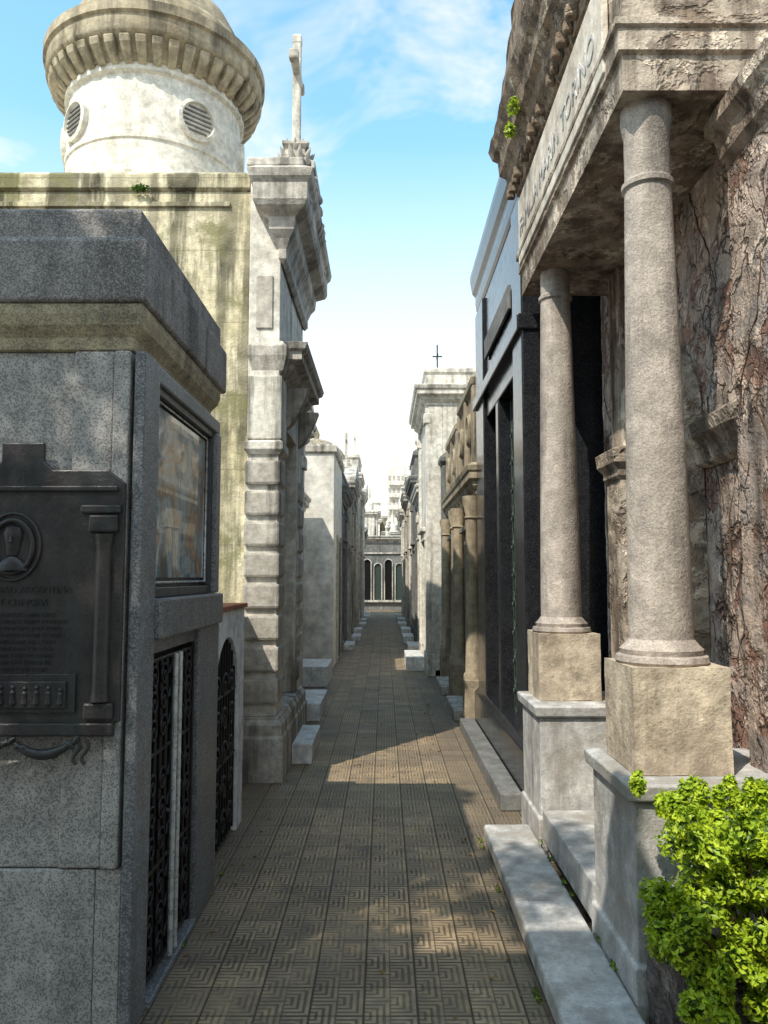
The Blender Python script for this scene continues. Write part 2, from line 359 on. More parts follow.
for i in range(9):
    s=" ".join("".join(random.choice("AEIOLMNRSTD") for _ in range(random.randint(3,8))) for _ in range(4))
    text(p,'inscription_%d'%i,'bronze',s,.02,(-1.3,2.8055,1.46-i*.024),(rad(90),0,0),.002)
box(p,'relief_scene_frame','bronze',-1.5,-1.12,2.788,2.796,1.14,1.235,.004)
for i in range(9):
    o=lathe(p,'relief_figure_%d'%i,'bronze',0,0,[(.004,0),(.011,.01),(.007,.035),(.010,.045),(.004,.052),(.008,.062),(.001,.07)],10); o.location=(-1.475+i*.042,2.786,1.148); o.scale=(1,.6,.9+.25*random.random())
sw=[]
for k in range(2):
    cx=-1.44+k*.24
    sw.append([(cx-.12+.24*i/12,2.8,1.03-.05*math.sin(math.pi*i/12),.6+.9*math.sin(math.pi*i/12)) for i in range(13)])
tubes(p,'garland','bronze',sw,.013)
for i in range(22):
    t=i/21; o=lathe(p,'garland_leaf','bronze',0,0,[(.001,-.022),(.011,-.008),(.012,.006),(.001,.022)],8); o.location=(-1.56+.48*t,2.797,1.03-.05*abs(math.sin(math.pi*2*t))+random.uniform(-.008,.008)); o.rotation_euler=(0,random.uniform(.4,2.4),0)
for k in (0,1): tubes(p,'ribbon_%d'%k,'bronze',[[(-1.08+.03*k+.012*math.sin(i*.9),2.8,1.03-i*.012) for i in range(8)]],.007)
# ------------------------------------------------------------------ white vault with arched door
V=empty('whitewashed_vault')
prism(V,'front_wall','whitewash',[(4.23,0),(4.42,0)]+[(4.42,.85)]+[(4.76+.34*math.cos(math.pi-math.pi*i/14),.9+.34*math.sin(math.pi*i/14)) for i in range(15)]+[(5.1,0),(5.3,0),(5.3,1.4),(4.23,1.4)],'x',-.94,-1.06,.004)
box(V,'vault_body','whitewash',-2.6,-1.13,4.23,6.2,0,1.39,.006)
box(V,'side_return','pale2',-1.127,-1.065,5.18,5.3,0,1.39,.004)
box(V,'brick_capping','brick',-1.15,-.925,4.22,5.33,1.403,1.43,.004)
prism(V,'arched_door','door',arch(4.42,5.1,.03,1.235),'x',-1.03,-1.06,.003)
L=[[(-.96,4.46+i*.075,.04),(-.96,4.46+i*.075,.9+math.sqrt(max(0,.33**2-(4.46+i*.075-4.76)**2)))] for i in range(9)]
L+=[scroll(-.955,4.55+(k%3)*.2,.15+(k//3)*.2,.085,1 if k%2 else -1) for k in range(15)]
L+=[[(-.96,4.42,.5),(-.96,5.1,.5)],[(-.96,4.42,.9),(-.96,5.1,.9)]]
tubes(V,'door_grille','iron',L,.008)
# ------------------------------------------------------------------ domed mausoleum
D=empty('domed_mausoleum')
box(D,'side_wall','yellow',-7,-1.125,6.36,10.4,0,4.86,.01)
loft(D,'wall_coping','yellow',(-7,-1.2,6.4,10.3),[(.03,4.86),(.07,4.88),(.07,5.0),(.02,5.04)],.006)
box(D,'wall_string','yellow',-7,-1.3,6.335,6.36,4.72,4.76,.004)
cx,cy=-2.44,8.0
lathe(D,'drum','drum',cx,cy,[(1.06,4.93),(1.06,5.25),(1.0,5.27),(1.0,5.36),(.93,5.39),(.93,5.45),(.9,5.48),(.89,5.52),(.89,5.78),(.905,5.79),(.905,5.83),(.89,5.84),(.88,6.44),(.92,6.46),(.92,6.52),(.9,6.57)],96)
DZ=-.16
lathe(D,'brim','brim',cx,cy,[(r,z+DZ) for r,z in [(.87,6.68),(.94,6.70),(.95,6.74),(1.0,6.80),(1.06,6.86),(1.09,6.87),(1.11,6.9),(1.11,7.04),(1.14,7.06),(1.14,7.16),(1.04,7.2),(.95,7.22),(.95,7.36),(.91,7.42),(.88,7.44),(.85,7.55),(.76,7.72),(.6,7.85),(.4,7.95),(.15,8.0),(.12,8.15),(.03,8.3)]],96)
vs=[];fs=[]
for k in range(44):
    a=2*math.pi*k/44
    def P3(r,t,z):
        aa=a+t; return (cx+(r-.05)*math.cos(aa),cy+(r-.05)*math.sin(aa),z+DZ)
    b0=len(vs)
    for (r,z) in ((.955,6.66),(.99,6.66),(1.06,6.72),(1.12,6.79),(1.14,6.86),(.96,6.86)):
        w=.043 if r<1.1 else .05
        vs+= [P3(r,-w,z),P3(r,w,z)]
    n=6
    for i in range(n):
        j=(i+1)%n; fs.append((b0+2*i,b0+2*i+1,b0+2*j+1,b0+2*j))
    fs.append(tuple(b0+2*i for i in range(n))); fs.append(tuple(b0+2*i+1 for i in range(n))[::-1])
mk('modillions',D,'brim',vs,fs,.016)
for a in (-48,-132,10,70,150,-170):
    aa=rad(a); M=Matrix.Translation((cx+.87*math.cos(aa),cy+.87*math.sin(aa),6.08))@Matrix.Rotation(aa,4,'Z')@Matrix.Rotation(rad(90),4,'Y')
    for nm,mt,pr in (('oculus_ring','drum',[(.165,-.02),(.21,-.02),(.21,.05),(.175,.06),(.165,.03)]),('oculus_void','void',[(.001,.0),(.163,.0),(.163,.028),(.001,.028)])):
        o=lathe(D,nm,mt,0,0,pr,32); o.matrix_local=M
    for i in range(6):
        z=-.12+i*.047; w=math.sqrt(max(.001,.155**2-z*z))
        o=box(D,'louvre','dgrey',z-.008,z+.008,-w,w,.03,.045,.002); o.matrix_local=M
# facade facing alley
box(D,'facade_wall_near','pale',-1.12,-.86,6.3,6.72,.5,4.94,.008)
box(D,'facade_wall_far','pale',-1.12,-.86,7.6,8.08,.5,4.9,.008)
box(D,'facade_over_door','pale',-1.12,-.863,6.72,7.6,2.9,4.9,0)
box(D,'door_void','void',-1.4,-1.1,6.7,7.62,.1,2.9,0)
box(D,'door','gdoor',-1.1,-1.06,6.74,7.58,.22,2.88,.004)
loft(D,'plinth','pale2',(-1.12,-.84,6.28,8.1),[(.05,0),(.05,.34),(.035,.36),(.035,.44),(.01,.48),(.01,.5)],.005)
box(D,'door_step','white',-.88,-.62,6.85,7.75,.0,.17,.01)
for i in range(8):
    z=.6+i*.25
    box(D,'quoin_%d'%i,'pale2',-1.13,-.838,6.262,6.62-(0 if i%2 else .06),z,z+.2,.022)
    box(D,'quoin_far_%d'%i,'pale2',-1.1,-.838,7.72,8.1,z,z+.2,.022)
loft(D,'quoin_cap','pale',(-1.11,-.85,6.285,6.61),[(0,2.6),(.03,2.64),(.03,2.7),(0,2.72)],.004)
box(D,'upper_pilaster','pale',-1.115,-.835,6.27,6.6,2.722,3.25,.01)
loft(D,'lower_cornice','pale2',(-1.09,-.86,6.6,8.0),corn(3.26,.22,.34),.003,rough=0)
loft(D,'lower_cornice_return','pale2',(-1.06,-.86,6.33,6.5),[(0,3.26),(.03,3.3),(.05,3.38),(.06,3.42),(.06,3.5),(.02,3.55)],.003)
for y in (6.75,7.75):
    prism(D,'bracket','pale2',[(-.86,2.9),(-.8,2.95),(-.7,3.15),(-.66,3.26),(-.86,3.26)],'y',y,y+.12,.01)
box(D,'upper_panel','pale2',-1.06,-.92,6.285,6.3,3.65,4.1,.008)
loft(D,'main_cornice','pale2',(-.845,-.84,6.3,8.08),[(0,4.2),(.03,4.24),(.03,4.32),(.06,4.4),(.1,4.46),(.11,4.56),(.2,4.62),(.22,4.66),(.22,4.8),(.25,4.84),(.265,4.9),(.2,4.95)],.003)
prism(D,'pediment','pale2',[(6.1,4.95),(8.2,4.95),(8.2,5.02),(7.5,5.38),(6.9,5.38),(6.1,5.02)],'x',-1.12,-.66,.012)
loft(D,'pediment_block','pale2',(-1.02,-.66,6.85,7.45),[(.0,5.2),(0,5.3),(.03,5.32),(.03,5.39),(-.02,5.42)],.006)
for i in range(60):
    y=6.25+random.random()*1.8
    o=lathe(D,'carved_leaf','pale2',0,0,[(.001,-.05),(.03,-.03),(.036,.0),(.02,.04),(.001,.06)],8)
    o.location=(-.635-.02*random.random(),y,4.75+random.uniform(0,1)*(.3+.35*max(0,1-abs(y-7.2)))); o.rotation_euler=(random.uniform(-1.2,1.2),random.uniform(-.4,.4),0)
C=empty('stone_cross')
loft(C,'pedestal','pale2',(-.92,-.74,6.98,7.16),[(.06,5.425),(.06,5.46),(.02,5.48),(0,5.6),(.03,5.63),(.03,5.66),(-.02,5.68)],.004)
for k in range(10):
    a=k*math.pi/5
    for zz,rr,sc_ in ((5.52,.12,1),(5.62,.09,.8)):
        o=lathe(C,'acanthus_%d'%k,'pale2',0,0,[(.001,-.11),(.03,-.07),(.035,0),(.015,.07),(.001,.1)],8)
        o.location=(-.83+rr*math.cos(a+zz*9),7.07+rr*math.sin(a+zz*9),zz); o.rotation_euler=(-.6*math.sin(a+zz*9),.6*math.cos(a+zz*9),0); o.scale=(sc_,)*3
box(C,'shaft','pale',-.87,-.79,7.03,7.11,5.67,6.72,.014)
box(C,'arms','pale',-.866,-.794,6.82,7.32,6.36,6.44,.014)
for q,(y,z) in enumerate(((6.82,6.4),(7.32,6.4),(7.07,6.72))):
    box(C,'cross_end_%d'%q,'pale',-.875,-.785,y-.045,y+.045,z-.05,z+.05,.02)
# ------------------------------------------------------------------ generic mausoleum
def tomb(name,side,y0,y1,fx,h,mat,mat2=None,top='flat',step=True,doorw=.8,doorh=2.1,dmat='door',depth=2.6,cx_off=.16,pil=True,orn=None,column=False,stepmat='white',ah=.45,sd_=.28,sh_=.12):
    """side=+1 right of the alley, -1 left"""
    mat2=mat2 or mat; E=empty(name)
    X=lambda d: fx-side*d
    yc=(y0+y1)/2; a,b=yc-doorw/2,yc+doorw/2
    hb=h-.45
    bx=lambda nm,m,d0,d1,ya,yb,za,zb,bv=.008: box(E,nm,m,X(d0),X(d1),ya,yb,za,zb,bv)
    bx('body',mat,-.24,-depth,y0+.01,y1-.01,0,hb+.01)
    bx('wall_left',mat,0,-.238,y0+.01,a,0.1,hb); bx('wall_right',mat,0,-.238,b,y1-.01,.1,hb)
    bx('wall_over_door',mat,-.004,-.238,a,b,doorh+.15,hb,0)
    bx('door',dmat,-.18,-.232,a,b,.14,doorh+.15,.004)
    for q in (0,1):
        m0=a+.05+q*(doorw/2); m1=m0+doorw/2-.1
        bx('door_panel_%d'%q,dmat,-.165,-.18,m0,m1,.25,.85,.01)
        L=[[(X(-.165),m0+(m1-m0)*k/4,.95),(X(-.165),m0+(m1-m0)*k/4,doorh)] for k in range(5)]
        L+=[scroll(X(-.16),(m0+m1)/2,1.1+.22*k,.08,1 if (k+q)%2 else -1) for k in range(int((doorh-1.1)/.22))]
        tubes(E,'door_grille_%d'%q,'iron' if dmat!='gdoor' else 'gdoor',L,.008)
    bx('threshold',stepmat,.02,-.23,a,b,.1,.14,.004)
    bx('jamb_left',mat2,.03,-.1,a-.09,a-.002,.36,doorh+.15,.006); bx('jamb_right',mat2,.03,-.1,b+.002,b+.09,.36,doorh+.15,.006)
    bx('lintel',mat2,.045,-.1,a-.1,b+.1,doorh+.152,doorh+.3,.008); bx('door_cornice',mat2,.1,-.05,a-.14,b+.14,doorh+.302,doorh+.37,.012)
    bx('plinth_left',mat2,.05,-.1,y0,a-.1,0,.36,.012); bx('plinth_right',mat2,.05,-.1,b+.1,y1,0,.36,.012)
    bx('door_base',mat2,.04,-.2,a-.1,b+.1,0,.1,.008)
    if pil:
        for q,(p0,p1) in enumerate(((y0+.02,y0+.26),(y1-.26,y1-.02))):
            if column:
                box(E,'column_pedestal_%d'%q,mat2,X(.19),X(-.01),p0,p1,0,.5,.01)
                lathe(E,'column_%d'%q,mat2,X(.09),(p0+p1)/2,[(.1,.5),(.1,.55),(.08,.58),(.075,1.2),(.062,hb-.26),(.08,hb-.24),(.066,hb-.21),(.1,hb-.06),(.1,hb)],20)
            else:
                bx('pilaster_%d'%q,mat2,.045,-.05,p0,p1,.362,hb-.3)
                bx('capital_%d'%q,mat2,.08,-.05,p0-.02,p1+.02,hb-.298,hb-.12,.02)
                bx('neck_%d'%q,mat2,.055,-.05,p0,p1,hb-.118,hb,.01)
    x0,x1=sorted((X(.04),X(-depth+.02)))
    loft(E,'cornice',mat2,(x0,x1,y0+.03,y1-.03),corn(hb,cx_off,.36),.003)
    zt=hb+.36
    if top=='flat': loft(E,'parapet',mat,(x0,x1,y0+.05,y1-.05),[(0,zt-.02),(0,h+.1),(.03,h+.13),(.03,h+.19),(0,h+.21)],.005)
    if top=='ped':
        prism(E,'pediment',mat2,[(y0-.06,zt),(y1+.06,zt),(y1+.06,zt+.08),(yc,zt+.55),(y0-.06,zt+.08)],'x',X(.18),X(-depth),.01)
        prism(E,'tympanum',mat,[(y0+.25,zt+.06),(y1-.25,zt+.06),(yc,zt+.36)],'x',X(.2),X(.17),.005)
    if top=='attic':
        loft(E,'attic',mat,(x0,x1,y0+.12,y1-.12),[(0,zt-.02),(0,zt+ah),(.05,zt+ah+.05),(.05,zt+ah+.13),(-.05,zt+ah+.21)],.006)
        for dy in ((-.45,.45) if ah>.6 else (0,)):
            o=lathe(E,'wreath',mat2,0,0,[(.12,0),(.19,0),(.2,.03),(.16,.06),(.12,.03)],20); o.matrix_local=Matrix.Translation((X(.04),yc+dy,zt+ah*.52))@Matrix.Rotation(rad(-90*side),4,'Y')
        if ah>.6:
            for dy in (-.82,0,.82): bx('attic_pilaster',mat2,.08,.03,yc+dy-.07,yc+dy+.07,zt,zt+ah+.03,.01)
    if top=='dome':
        R=min((y1-y0)/2-.15,1.0)
        lathe(E,'cupola',mat,X(-R-.1),yc,[(R,zt-.02),(R,zt+.3),(R+.06,zt+.33),(R+.06,zt+.4)]+[(R*math.cos(rad(t)),zt+.4+R*math.sin(rad(t))) for t in range(0,85,8)]+[(.08,zt+.42+R),(.1,zt+.55+R),(.02,zt+.75+R)],40)
    zo=zt+{'flat':.3,'ped':.54,'attic':.21+ah,'dome':.5}[top]
    if orn=='cross': 
        loft(E,'cross_base',mat2,(X(-.12)-.1,X(-.12)+.1,yc-.1,yc+.1),[(.03,zo-.1),(.03,zo+.04),(0,zo+.08),(0,zo+.14)],.005)
        cross(E,X(-.12),yc,zo+.13,.75,mat2,.06)
    if orn=='thincross':
        tubes(E,'iron_cross','iron',[[(X(-.25),yc,zo-.1),(X(-.25),yc,zo+.8)],[(X(-.25),yc-.15,zo+.58),(X(-.25),yc+.15,zo+.58)],[(X(-.25)-.09,yc,zo+.58),(X(-.25)+.09,yc,zo+.58)]],.013)
    if orn=='urn':
        for yy in (y0+.25,y1-.25): lathe(E,'urn',mat2,X(-.1),yy,[(.09,zt-.02),(.09,zt+.28),(.04,zt+.32),(.05,zt+.36),(.12,zt+.48),(.13,zt+.58),(.09,zt+.62),(.1,zt+.65),(.04,zt+.72),(.01,zt+.8)],20)
    if step:
        bx('step',stepmat,sd_,.052,a-.15,b+.15,0,sh_,.012)
    return E
tomb('pale_mausoleum',-1,8.2,10.6,-1.13,3.8,'pale','pale','ped',orn=None,depth=1.5,sd_=.42,sh_=.2)
tomb('pale_mausoleum',-1,10.65,13.6,-1.48,3.1,'pale2','pale','flat',depth=2.5,sd_=.65,sh_=.3)
bk=empty('plain_stone_vault')
box(bk,'body','far',-4,-.9,14.0,16.6,0,3.85,.012); loft(bk,'roof_slab','pale2',(-4,-.9,14,16.6),[(.02,3.85),(.05,3.87),(.05,3.98),(0,4.02)],.006)
box(bk,'doorway','void',-.905,-.895,14.9,15.8,.05,2.3,0); box(bk,'door','door',-.893,-.88,14.92,15.78,.1,2.28,.005); box(bk,'door_frame','pale2',-.9,-.86,14.78,14.9,0,2.4,.006); box(bk,'door_frame_far','pale2',-.9,-.86,15.8,15.92,0,2.4,.006)
specs=[(16.7,19.2,-.95,3.7,'dgrey','dgrey','flat',None),(19.3,21.6,-.88,4.1,'pale2','pale2','ped','cross'),(21.7,24.4,-.92,4.4,'brown','pale2','dome',None),(24.5,27,-.86,5.0,'pale','pale','attic','cross'),(27.1,29.6,-.9,4.6,'dgrey','pale2','flat','urn'),(29.7,32.4,-.85,5.0,'pale','pale','ped','cross'),(32.5,34.5,-.9,3.6,'dgrey','dgrey','flat',None)]
for y0,y1,fx,h,m1,m2,t,o in specs: tomb('row_mausoleum',-1,y0,y1,fx,h,m1,m2,t,orn=o)
# ------------------------------------------------------------------ RIGHT: columned mausoleum
R=empty('columned_mausoleum')
box(R,'wall','ruin',1.55,4.5,3.1,5.45,0,3.75,0,rough=.022)
box(R,'front_pilaster','ruin',1.43,1.9,2.72,3.12,.86,3.3,0,rough=.02)
box(R,'pilaster_core','ruin',1.9,4.5,2.8,3.1,0,3.7,.01)
loft(R,'pilaster_impost','ruin_l',(1.54,1.8,3.16,3.72),[(0,2.12),(.03,2.14),(.05,2.2),(.09,2.26),(.1,2.32),(.06,2.35)],0,rough=.02)
box(R,'inner_pilaster','ruin_l',1.44,1.6,4.72,5.0,.3,2.2,.012,rough=.012)
loft(R,'inner_capital','ruin_l',(1.44,1.6,4.72,5.0),[(0,2.2),(.02,2.22),(.02,2.26),(.05,2.3),(.06,2.38),(.02,2.4)],.004)
box(R,'inner_pilaster_upper','ruin_l',1.47,1.6,4.75,4.97,2.4,3.6,0,rough=.012)
N_=16
outer=arc(4.32,2.35,.58,0,180,N_); inner=arc(4.32,2.35,.44,180,0,N_)
prism(R,'arch_moulding','ruin_l',outer+inner,'x',1.556,1.47,.01)
prism(R,'arched_door','door',arch(3.9,4.74,.3,2.78),'x',1.525,1.535,.0)
L=[[(1.51,3.93+i*.1,.3),(1.51,3.93+i*.1,2.35)] for i in range(9)]
tubes(R,'door_bars','iron',L,.01)
box(R,'door_jamb','ruin_l',1.46,1.55,3.74,3.88,.3,2.35,0,rough=.01)
def pedestal(nm,y0,yr,x1):
    loft(R,nm+'_base','marble',(.885,x1,y0+.02,y0+.58),[(.01,.0),(.01,.24),(-.005,.25),(-.005,.80)],.006)
    loft(R,nm+'_slab','marble',(.885,x1,y0+.02,y0+.58),[(0,.802),(.02,.812),(.025,.862),(.015,.87)],.004)
    box(R,nm+'_block','sand',.925,1.29,yr-.185,yr+.185,.872,1.265,0,rough=.012)
def column(nm,x,y,zt):
    r=.124
    pr=[(r+.045,1.262),(r+.055,1.275),(r+.05,1.295),(r+.03,1.30),(r+.035,1.32),(r+.02,1.335),(r,1.36)]
    for i in range(1,12):
        t=i/12; pr.append((r-.03*t**1.3,1.36+(zt-.36-1.36)*t))
    q=r-.03; z=zt-.36
    pr+=[(q,z),(q+.012,z+.01),(q+.012,z+.03),(q-.002,z+.045),(q-.002,z+.24),(q+.006,z+.27),(q+.01,z+.30),(q+.01,z+.36)]
    lathe(R,nm,'pink',x,y,pr,48)
pedestal('near_pedestal',2.83,3.13,1.75)
pedestal('far_pedestal',4.52,4.88,1.5)
column('near_column',1.10,3.13,3.56); column('far_column',1.10,4.88,3.72)
box(R,'podium','marble',.89,1.6,3.45,4.5,.132,.30,.008)
box(R,'podium_core','soil',1.3,1.6,3.46,4.5,.3,.32,.004)
mstep=empty('marble_step'); 
box(mstep,'tread','marble',.595,.87,2.6,3.71,.045,.13,.014); box(mstep,'tread_far','marble',.597,.87,3.716,4.82,.045,.127,.014); box(mstep,'riser','soil',.61,.87,2.62,4.8,0,.044,.004)
loft(R,'architrave','ruin_l',(.96,2.2,2.98,5.28),[(0,3.55),(0,3.7),(.02,3.71),(.02,3.80),(.035,3.81),(.035,3.84),(0,3.86)],0,rough=.016)
box(R,'frieze','ruin_l',.965,2.2,2.985,5.27,3.85,4.3,0,rough=.016)
box(R,'inscription_slab','slab',.93,.96,3.15,5.22,3.74,4.2,.006)
text(R,'inscription','marble','FAMILIA MARIN TORINO',.17,(.929,4.2,3.91),(rad(90),0,rad(-90)),.004)
loft(R,'cornice','ruin_d',(.96,2.2,2.98,5.28),[(-.02,4.26),(.02,4.28),(.03,4.34),(.07,4.38),(.09,4.44),(.13,4.48),(.14,4.58),(.17,4.62),(.2,4.70),(.16,4.74)],0,rough=.045)
prism(R,'ruined_pediment','ruin_d',[(2.75,4.72),(5.48,4.72),(5.48,4.86),(4.13,5.5),(2.75,4.86)],'x',.82,2.4,0,rough=.06)
for i in range(24):
    if i in (4,11,12,19): continue
    y=3.05+i*.1+random.uniform(-.008,.008)
    box(R,'dentil_%d'%i,'ruin_d',.875+random.uniform(0,.02),.94,y,y+.05,4.30+random.uniform(0,.015),4.37,.01)
loft(R,'near_wall_cornice','ruin_l',(1.43,2.6,2.7,3.1),[(.0,3.3),(.03,3.34),(.04,3.42),(.07,3.46),(.07,3.52),(.02,3.55)],0,rough=.02)
L=[]
for i in range(44):
    y=random.uniform(3.15,5.4); z=random.uniform(.9,3.6); ln=[]; dy=random.uniform(-.3,.3); r0=random.uniform(.3,1.3)
    if i>34: y=random.uniform(2.74,3.1)
    for k in range(random.randint(10,26)):
        X_=1.553 if y>3.13 else 1.432
        ln.append((X_-.004*random.random(),y,z,r0*(1-k/30))); dy+=random.uniform(-.6,.6); dy=max(-1.4,min(1.4,dy)); y+=dy*.03; z-=random.uniform(.02,.05)
        if (i<=34 and y<3.14) or y>5.43 or z<.3 or (i>34 and not 2.73<y<3.1): break
    if len(ln)>2: L.append(ln)
vn=tubes(None,'climbing_vine_roots','root',L,.005)
pl=empty('planter'); box(pl,'curb','soil',.90,2.4,2.4,2.80,0,.40,0,rough=.04)
def leaves(name,blobs,n,size,mats,parent=None,seed=1,inner=.6):
    rnd=random.Random(seed); v=[];f=[];mi=[]
    for _ in range(n):
        c,r=rnd.choice(blobs)
        d=Vector((rnd.gauss(0,1),rnd.gauss(0,1),rnd.gauss(0,1))).normalized()*(rnd.random()**.38)
        q=Vector((c[0]+d.x*r[0],c[1]+d.y*r[1],c[2]+d.z*r[2]))
        nrm=(d*.7+Vector((rnd.gauss(0,.6),rnd.gauss(0,.6),rnd.gauss(.5,.6)))).normalized()
        t=nrm.orthogonal().normalized(); t=Matrix.Rotation(rnd.random()*6.28,3,nrm)@t; b=nrm.cross(t)
        s=size*rnd.uniform(.6,1.3); k=len(v)
        v+=[tuple(q-t*s),tuple(q-t*.2*s+b*s*.5+nrm*s*.12),tuple(q+t*s*1.0),tuple(q-t*.2*s-b*s*.5+nrm*s*.12)]
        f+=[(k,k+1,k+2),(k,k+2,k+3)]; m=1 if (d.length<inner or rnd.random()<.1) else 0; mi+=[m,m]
    me=bpy.data.meshes.new(name); me.from_pydata(v,[],f); 
    for m in mats: me.materials.append(G[m])
    me.polygons.foreach_set('material_index',mi); me.update()
    o=bpy.data.objects.new(name,me); scene.collection.objects.link(o); o.parent=parent
    return o
sh=empty('green_shrub')
rb=random.Random(5); blobs=[]
for i in range(210):
    x=rb.uniform(.86,1.75); y=rb.uniform(2.28,2.70); z=rb.uniform(.38,.86); r=rb.uniform(.035,.07)
    blobs.append(((x,y,z),(r,r,r*.85)))
for i in range(50): 
    x=rb.uniform(.82,1.6); blobs.append(((x,rb.uniform(2.28,2.7),.87+rb.uniform(-.06,.06)),(.025,.025,.045)))
for i in range(22): blobs.append(((rb.uniform(.86,1.35),rb.uniform(2.26,2.38),rb.uniform(.28,.44)),(.045,.03,.05)))
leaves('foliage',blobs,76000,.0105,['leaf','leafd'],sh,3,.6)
L=[]
for i in range(60):
    b=blobs[i][0]; L.append([(1.2+rb.uniform(-.2,.2),2.55,.3),((b[0]+1.2)/2,b[1],(b[2]+.3)/2),b])
tubes(sh,'branches','root',L,.004)
w1=empty('cornice_fern'); leaves('fern_leaves',[((.80,4.6,4.5),(.04,.07,.06)),((.80,4.75,4.44),(.03,.04,.05))],160,.02,['leaf','leafd'],w1,8)
w2=empty('wall_weed'); leaves('weed_leaves',[((-2.05,6.3,4.86),(.08,.04,.03))],110,.018,['leafd','leafd'],w2,9)
w3=empty('path_edge_weeds'); rw=random.Random(9)
bl=[((rw.choice([-.875,.585]),rw.uniform(2.8,5.0),.008),(.012,.04,.012)) for _ in range(9)]+[((.87,rw.uniform(2.9,4.6),.137),(.012,.04,.01)) for _ in range(6)]
leaves('weed_tufts',bl,420,.008,['leafd','leaf'],w3,12)
# ------------------------------------------------------------------ unseen tree added behind the viewer's left to dapple the alley with shade
tr=empty('added_dapple_tree')
tubes(tr,'trunk','bark',[[(-4.6,-.8,0,1.5),(-4.5,-.75,2.5,1.15),(-4.3,-.7,4.5,.9),(-4.2,-.6,6.2,.6),(-4.0,-.5,7.6,.2)]],.16)
rt=random.Random(22); tb=[]; L=[]
for i in range(30):
    d=Vector((rt.gauss(0,1),rt.gauss(0,1),rt.gauss(0,1))).normalized()*(rt.random()**.4)
    c=(-4.0+d.x*1.7,-.5+d.y*2.2,7.1+d.z*1.3); r=rt.uniform(.25,.5); tb.append((c,(r,r,r*.6)))
    L.append([(-4.25,-.65,5.0+rt.random()*1.5,1.6),((c[0]-4.2)/2,(c[1]-.6)/2,(c[2]+6)/2,1),(*c,.4)])
tubes(tr,'limbs','bark',L,.025)
leaves('crown',tb,6500,.07,['leafd','leafd'],tr,31)
# ------------------------------------------------------------------ black granite mausoleum
B=empty('black_granite_mausoleum')
box(B,'body','black',1.22,4,5.56,8.35,0,4.45,.01)
box(B,'near_pier','black',1.0,1.22,5.55,5.95,.0,4.45,.012)
box(B,'far_pier','black',1.0,1.22,7.75,8.36,0,4.45,.012)
box(B,'middle_pier','black',1.03,1.22,6.95,7.1,0.1,3.2,.012)
box(B,'over_door','black',1.03,1.22,5.95,7.75,3.2,4.45,.01)
box(B,'door','door',1.17,1.2,5.97,7.73,.15,3.2,.005)
tubes(B,'door_grille','gdoor',[scroll(1.14,6.1+.2*(k%8),.4+.25*(k//8),.09,1 if k%2 else -1) for k in range(88)]+[[(1.14,5.99+.1*i,.15),(1.14,5.99+.1*i,3.18)] for i in range(18)],.008)
loft(B,'cornice','black',(1.03,3.9,5.6,8.3),[(0,4.45),(.02,4.49),(.03,4.57),(.03,4.65),(.06,4.7),(.08,4.84),(.08,4.9),(.03,5.02)],.008)
box(B,'capital_band','black',.965,1.2,5.53,8.38,3.4,3.52,.012)
loft(B,'base','black',(1.02,1.2,5.56,8.34),[(.06,0),(.06,.4),(.02,.45)],.008)
box(B,'step','dgrey',.80,.955,5.5,8.4,0,.12,.012)
box(B,'name_plate','dgrey',.995,1.02,6.1,7.6,3.75,3.95,.005)
# right row
tomb('brown_mausoleum',1,8.5,10.35,1.06,2.95,'brown','brown','attic',column=True,dmat='gdoor',stepmat='pale2',cx_off=.12,ah=.85,doorh=1.85)
tomb('brown_mausoleum',1,10.4,12.3,1.06,2.95,'brown','brown','attic',column=True,stepmat='pale2',cx_off=.12,ah=.7,doorh=1.85)
dp=empty('dark_pillar_tomb'); box(dp,'pillar','dgrey',.93,1.6,12.34,12.72,0,3.4,.03); loft(dp,'pillar_cap','dgrey',(.93,1.6,12.34,12.72),[(0,3.402),(.04,3.45),(.04,3.52),(-.05,3.6)],.01); box(dp,'pillar_base','dgrey',.90,1.6,12.33,12.73,0,.35,.01)
tomb('white_mausoleum',1,12.8,15.6,.74,4.9,'pale','pale','flat',orn='thincross',depth=3.4,cx_off=.2,doorw=1.0,sd_=.36,sh_=.24)
specs=[(15.8,18.2,.82,3.6,'pale2','pale','flat',None),(18.3,21,.78,4.1,'dgrey','dgrey','attic',None),(21.1,23.6,.8,4.4,'pale','pale','ped','cross'),(23.7,26.2,.76,4.2,'brown','pale2','flat','urn'),(26.3,29,.8,4.6,'pale2','pale2','flat',None),(29.1,32,.75,4.2,'pale','pale','ped',None)]
for y0,y1,fx,h,m1,m2,t,o in specs: tomb('row_mausoleum',1,y0,y1,fx,h,m1,m2,t,orn=o,sd_=.32,sh_=.18)
# end of alley: low grey arcaded mausoleum facing us
Eo=empty('grey_arcaded_mausoleum')
box(Eo,'body','dgrey',-3.2,3.6,38.3,42,0,3.3,.02)
loft(Eo,'cornice','pale2',(-3.2,3.6,38.3,42),corn(3.3,.25,.35),.01)
for i in range(13):
    xx=-2.9+i*.52; za=2.1 if i%2 else 2.3; zb=.5
    prism(Eo,'arch_%d'%i,'pale2',arc(xx,za,.22,0,180,12)+arc(xx,za,.17,180,0,12),'y',38.3,38.2,.01)
    for s in (-1,1): box(Eo,'arch_jamb_%d'%i,'pale2',xx+s*.195-.025,xx+s*.195+.025,38.2,38.3,zb,za,.01)
    prism(Eo,'opening_%d'%i,'gdoor' if i%2 else 'void',arch(xx-.17,xx+.17,zb,za+.17),'y',38.295,38.28,0)
box(Eo,'band','pale2',-3.2,3.6,38.15,38.29,.4,.5,.01)
box(Eo,'string_course','pale2',-3.2,3.6,38.22,38.29,2.75,2.82,.01)
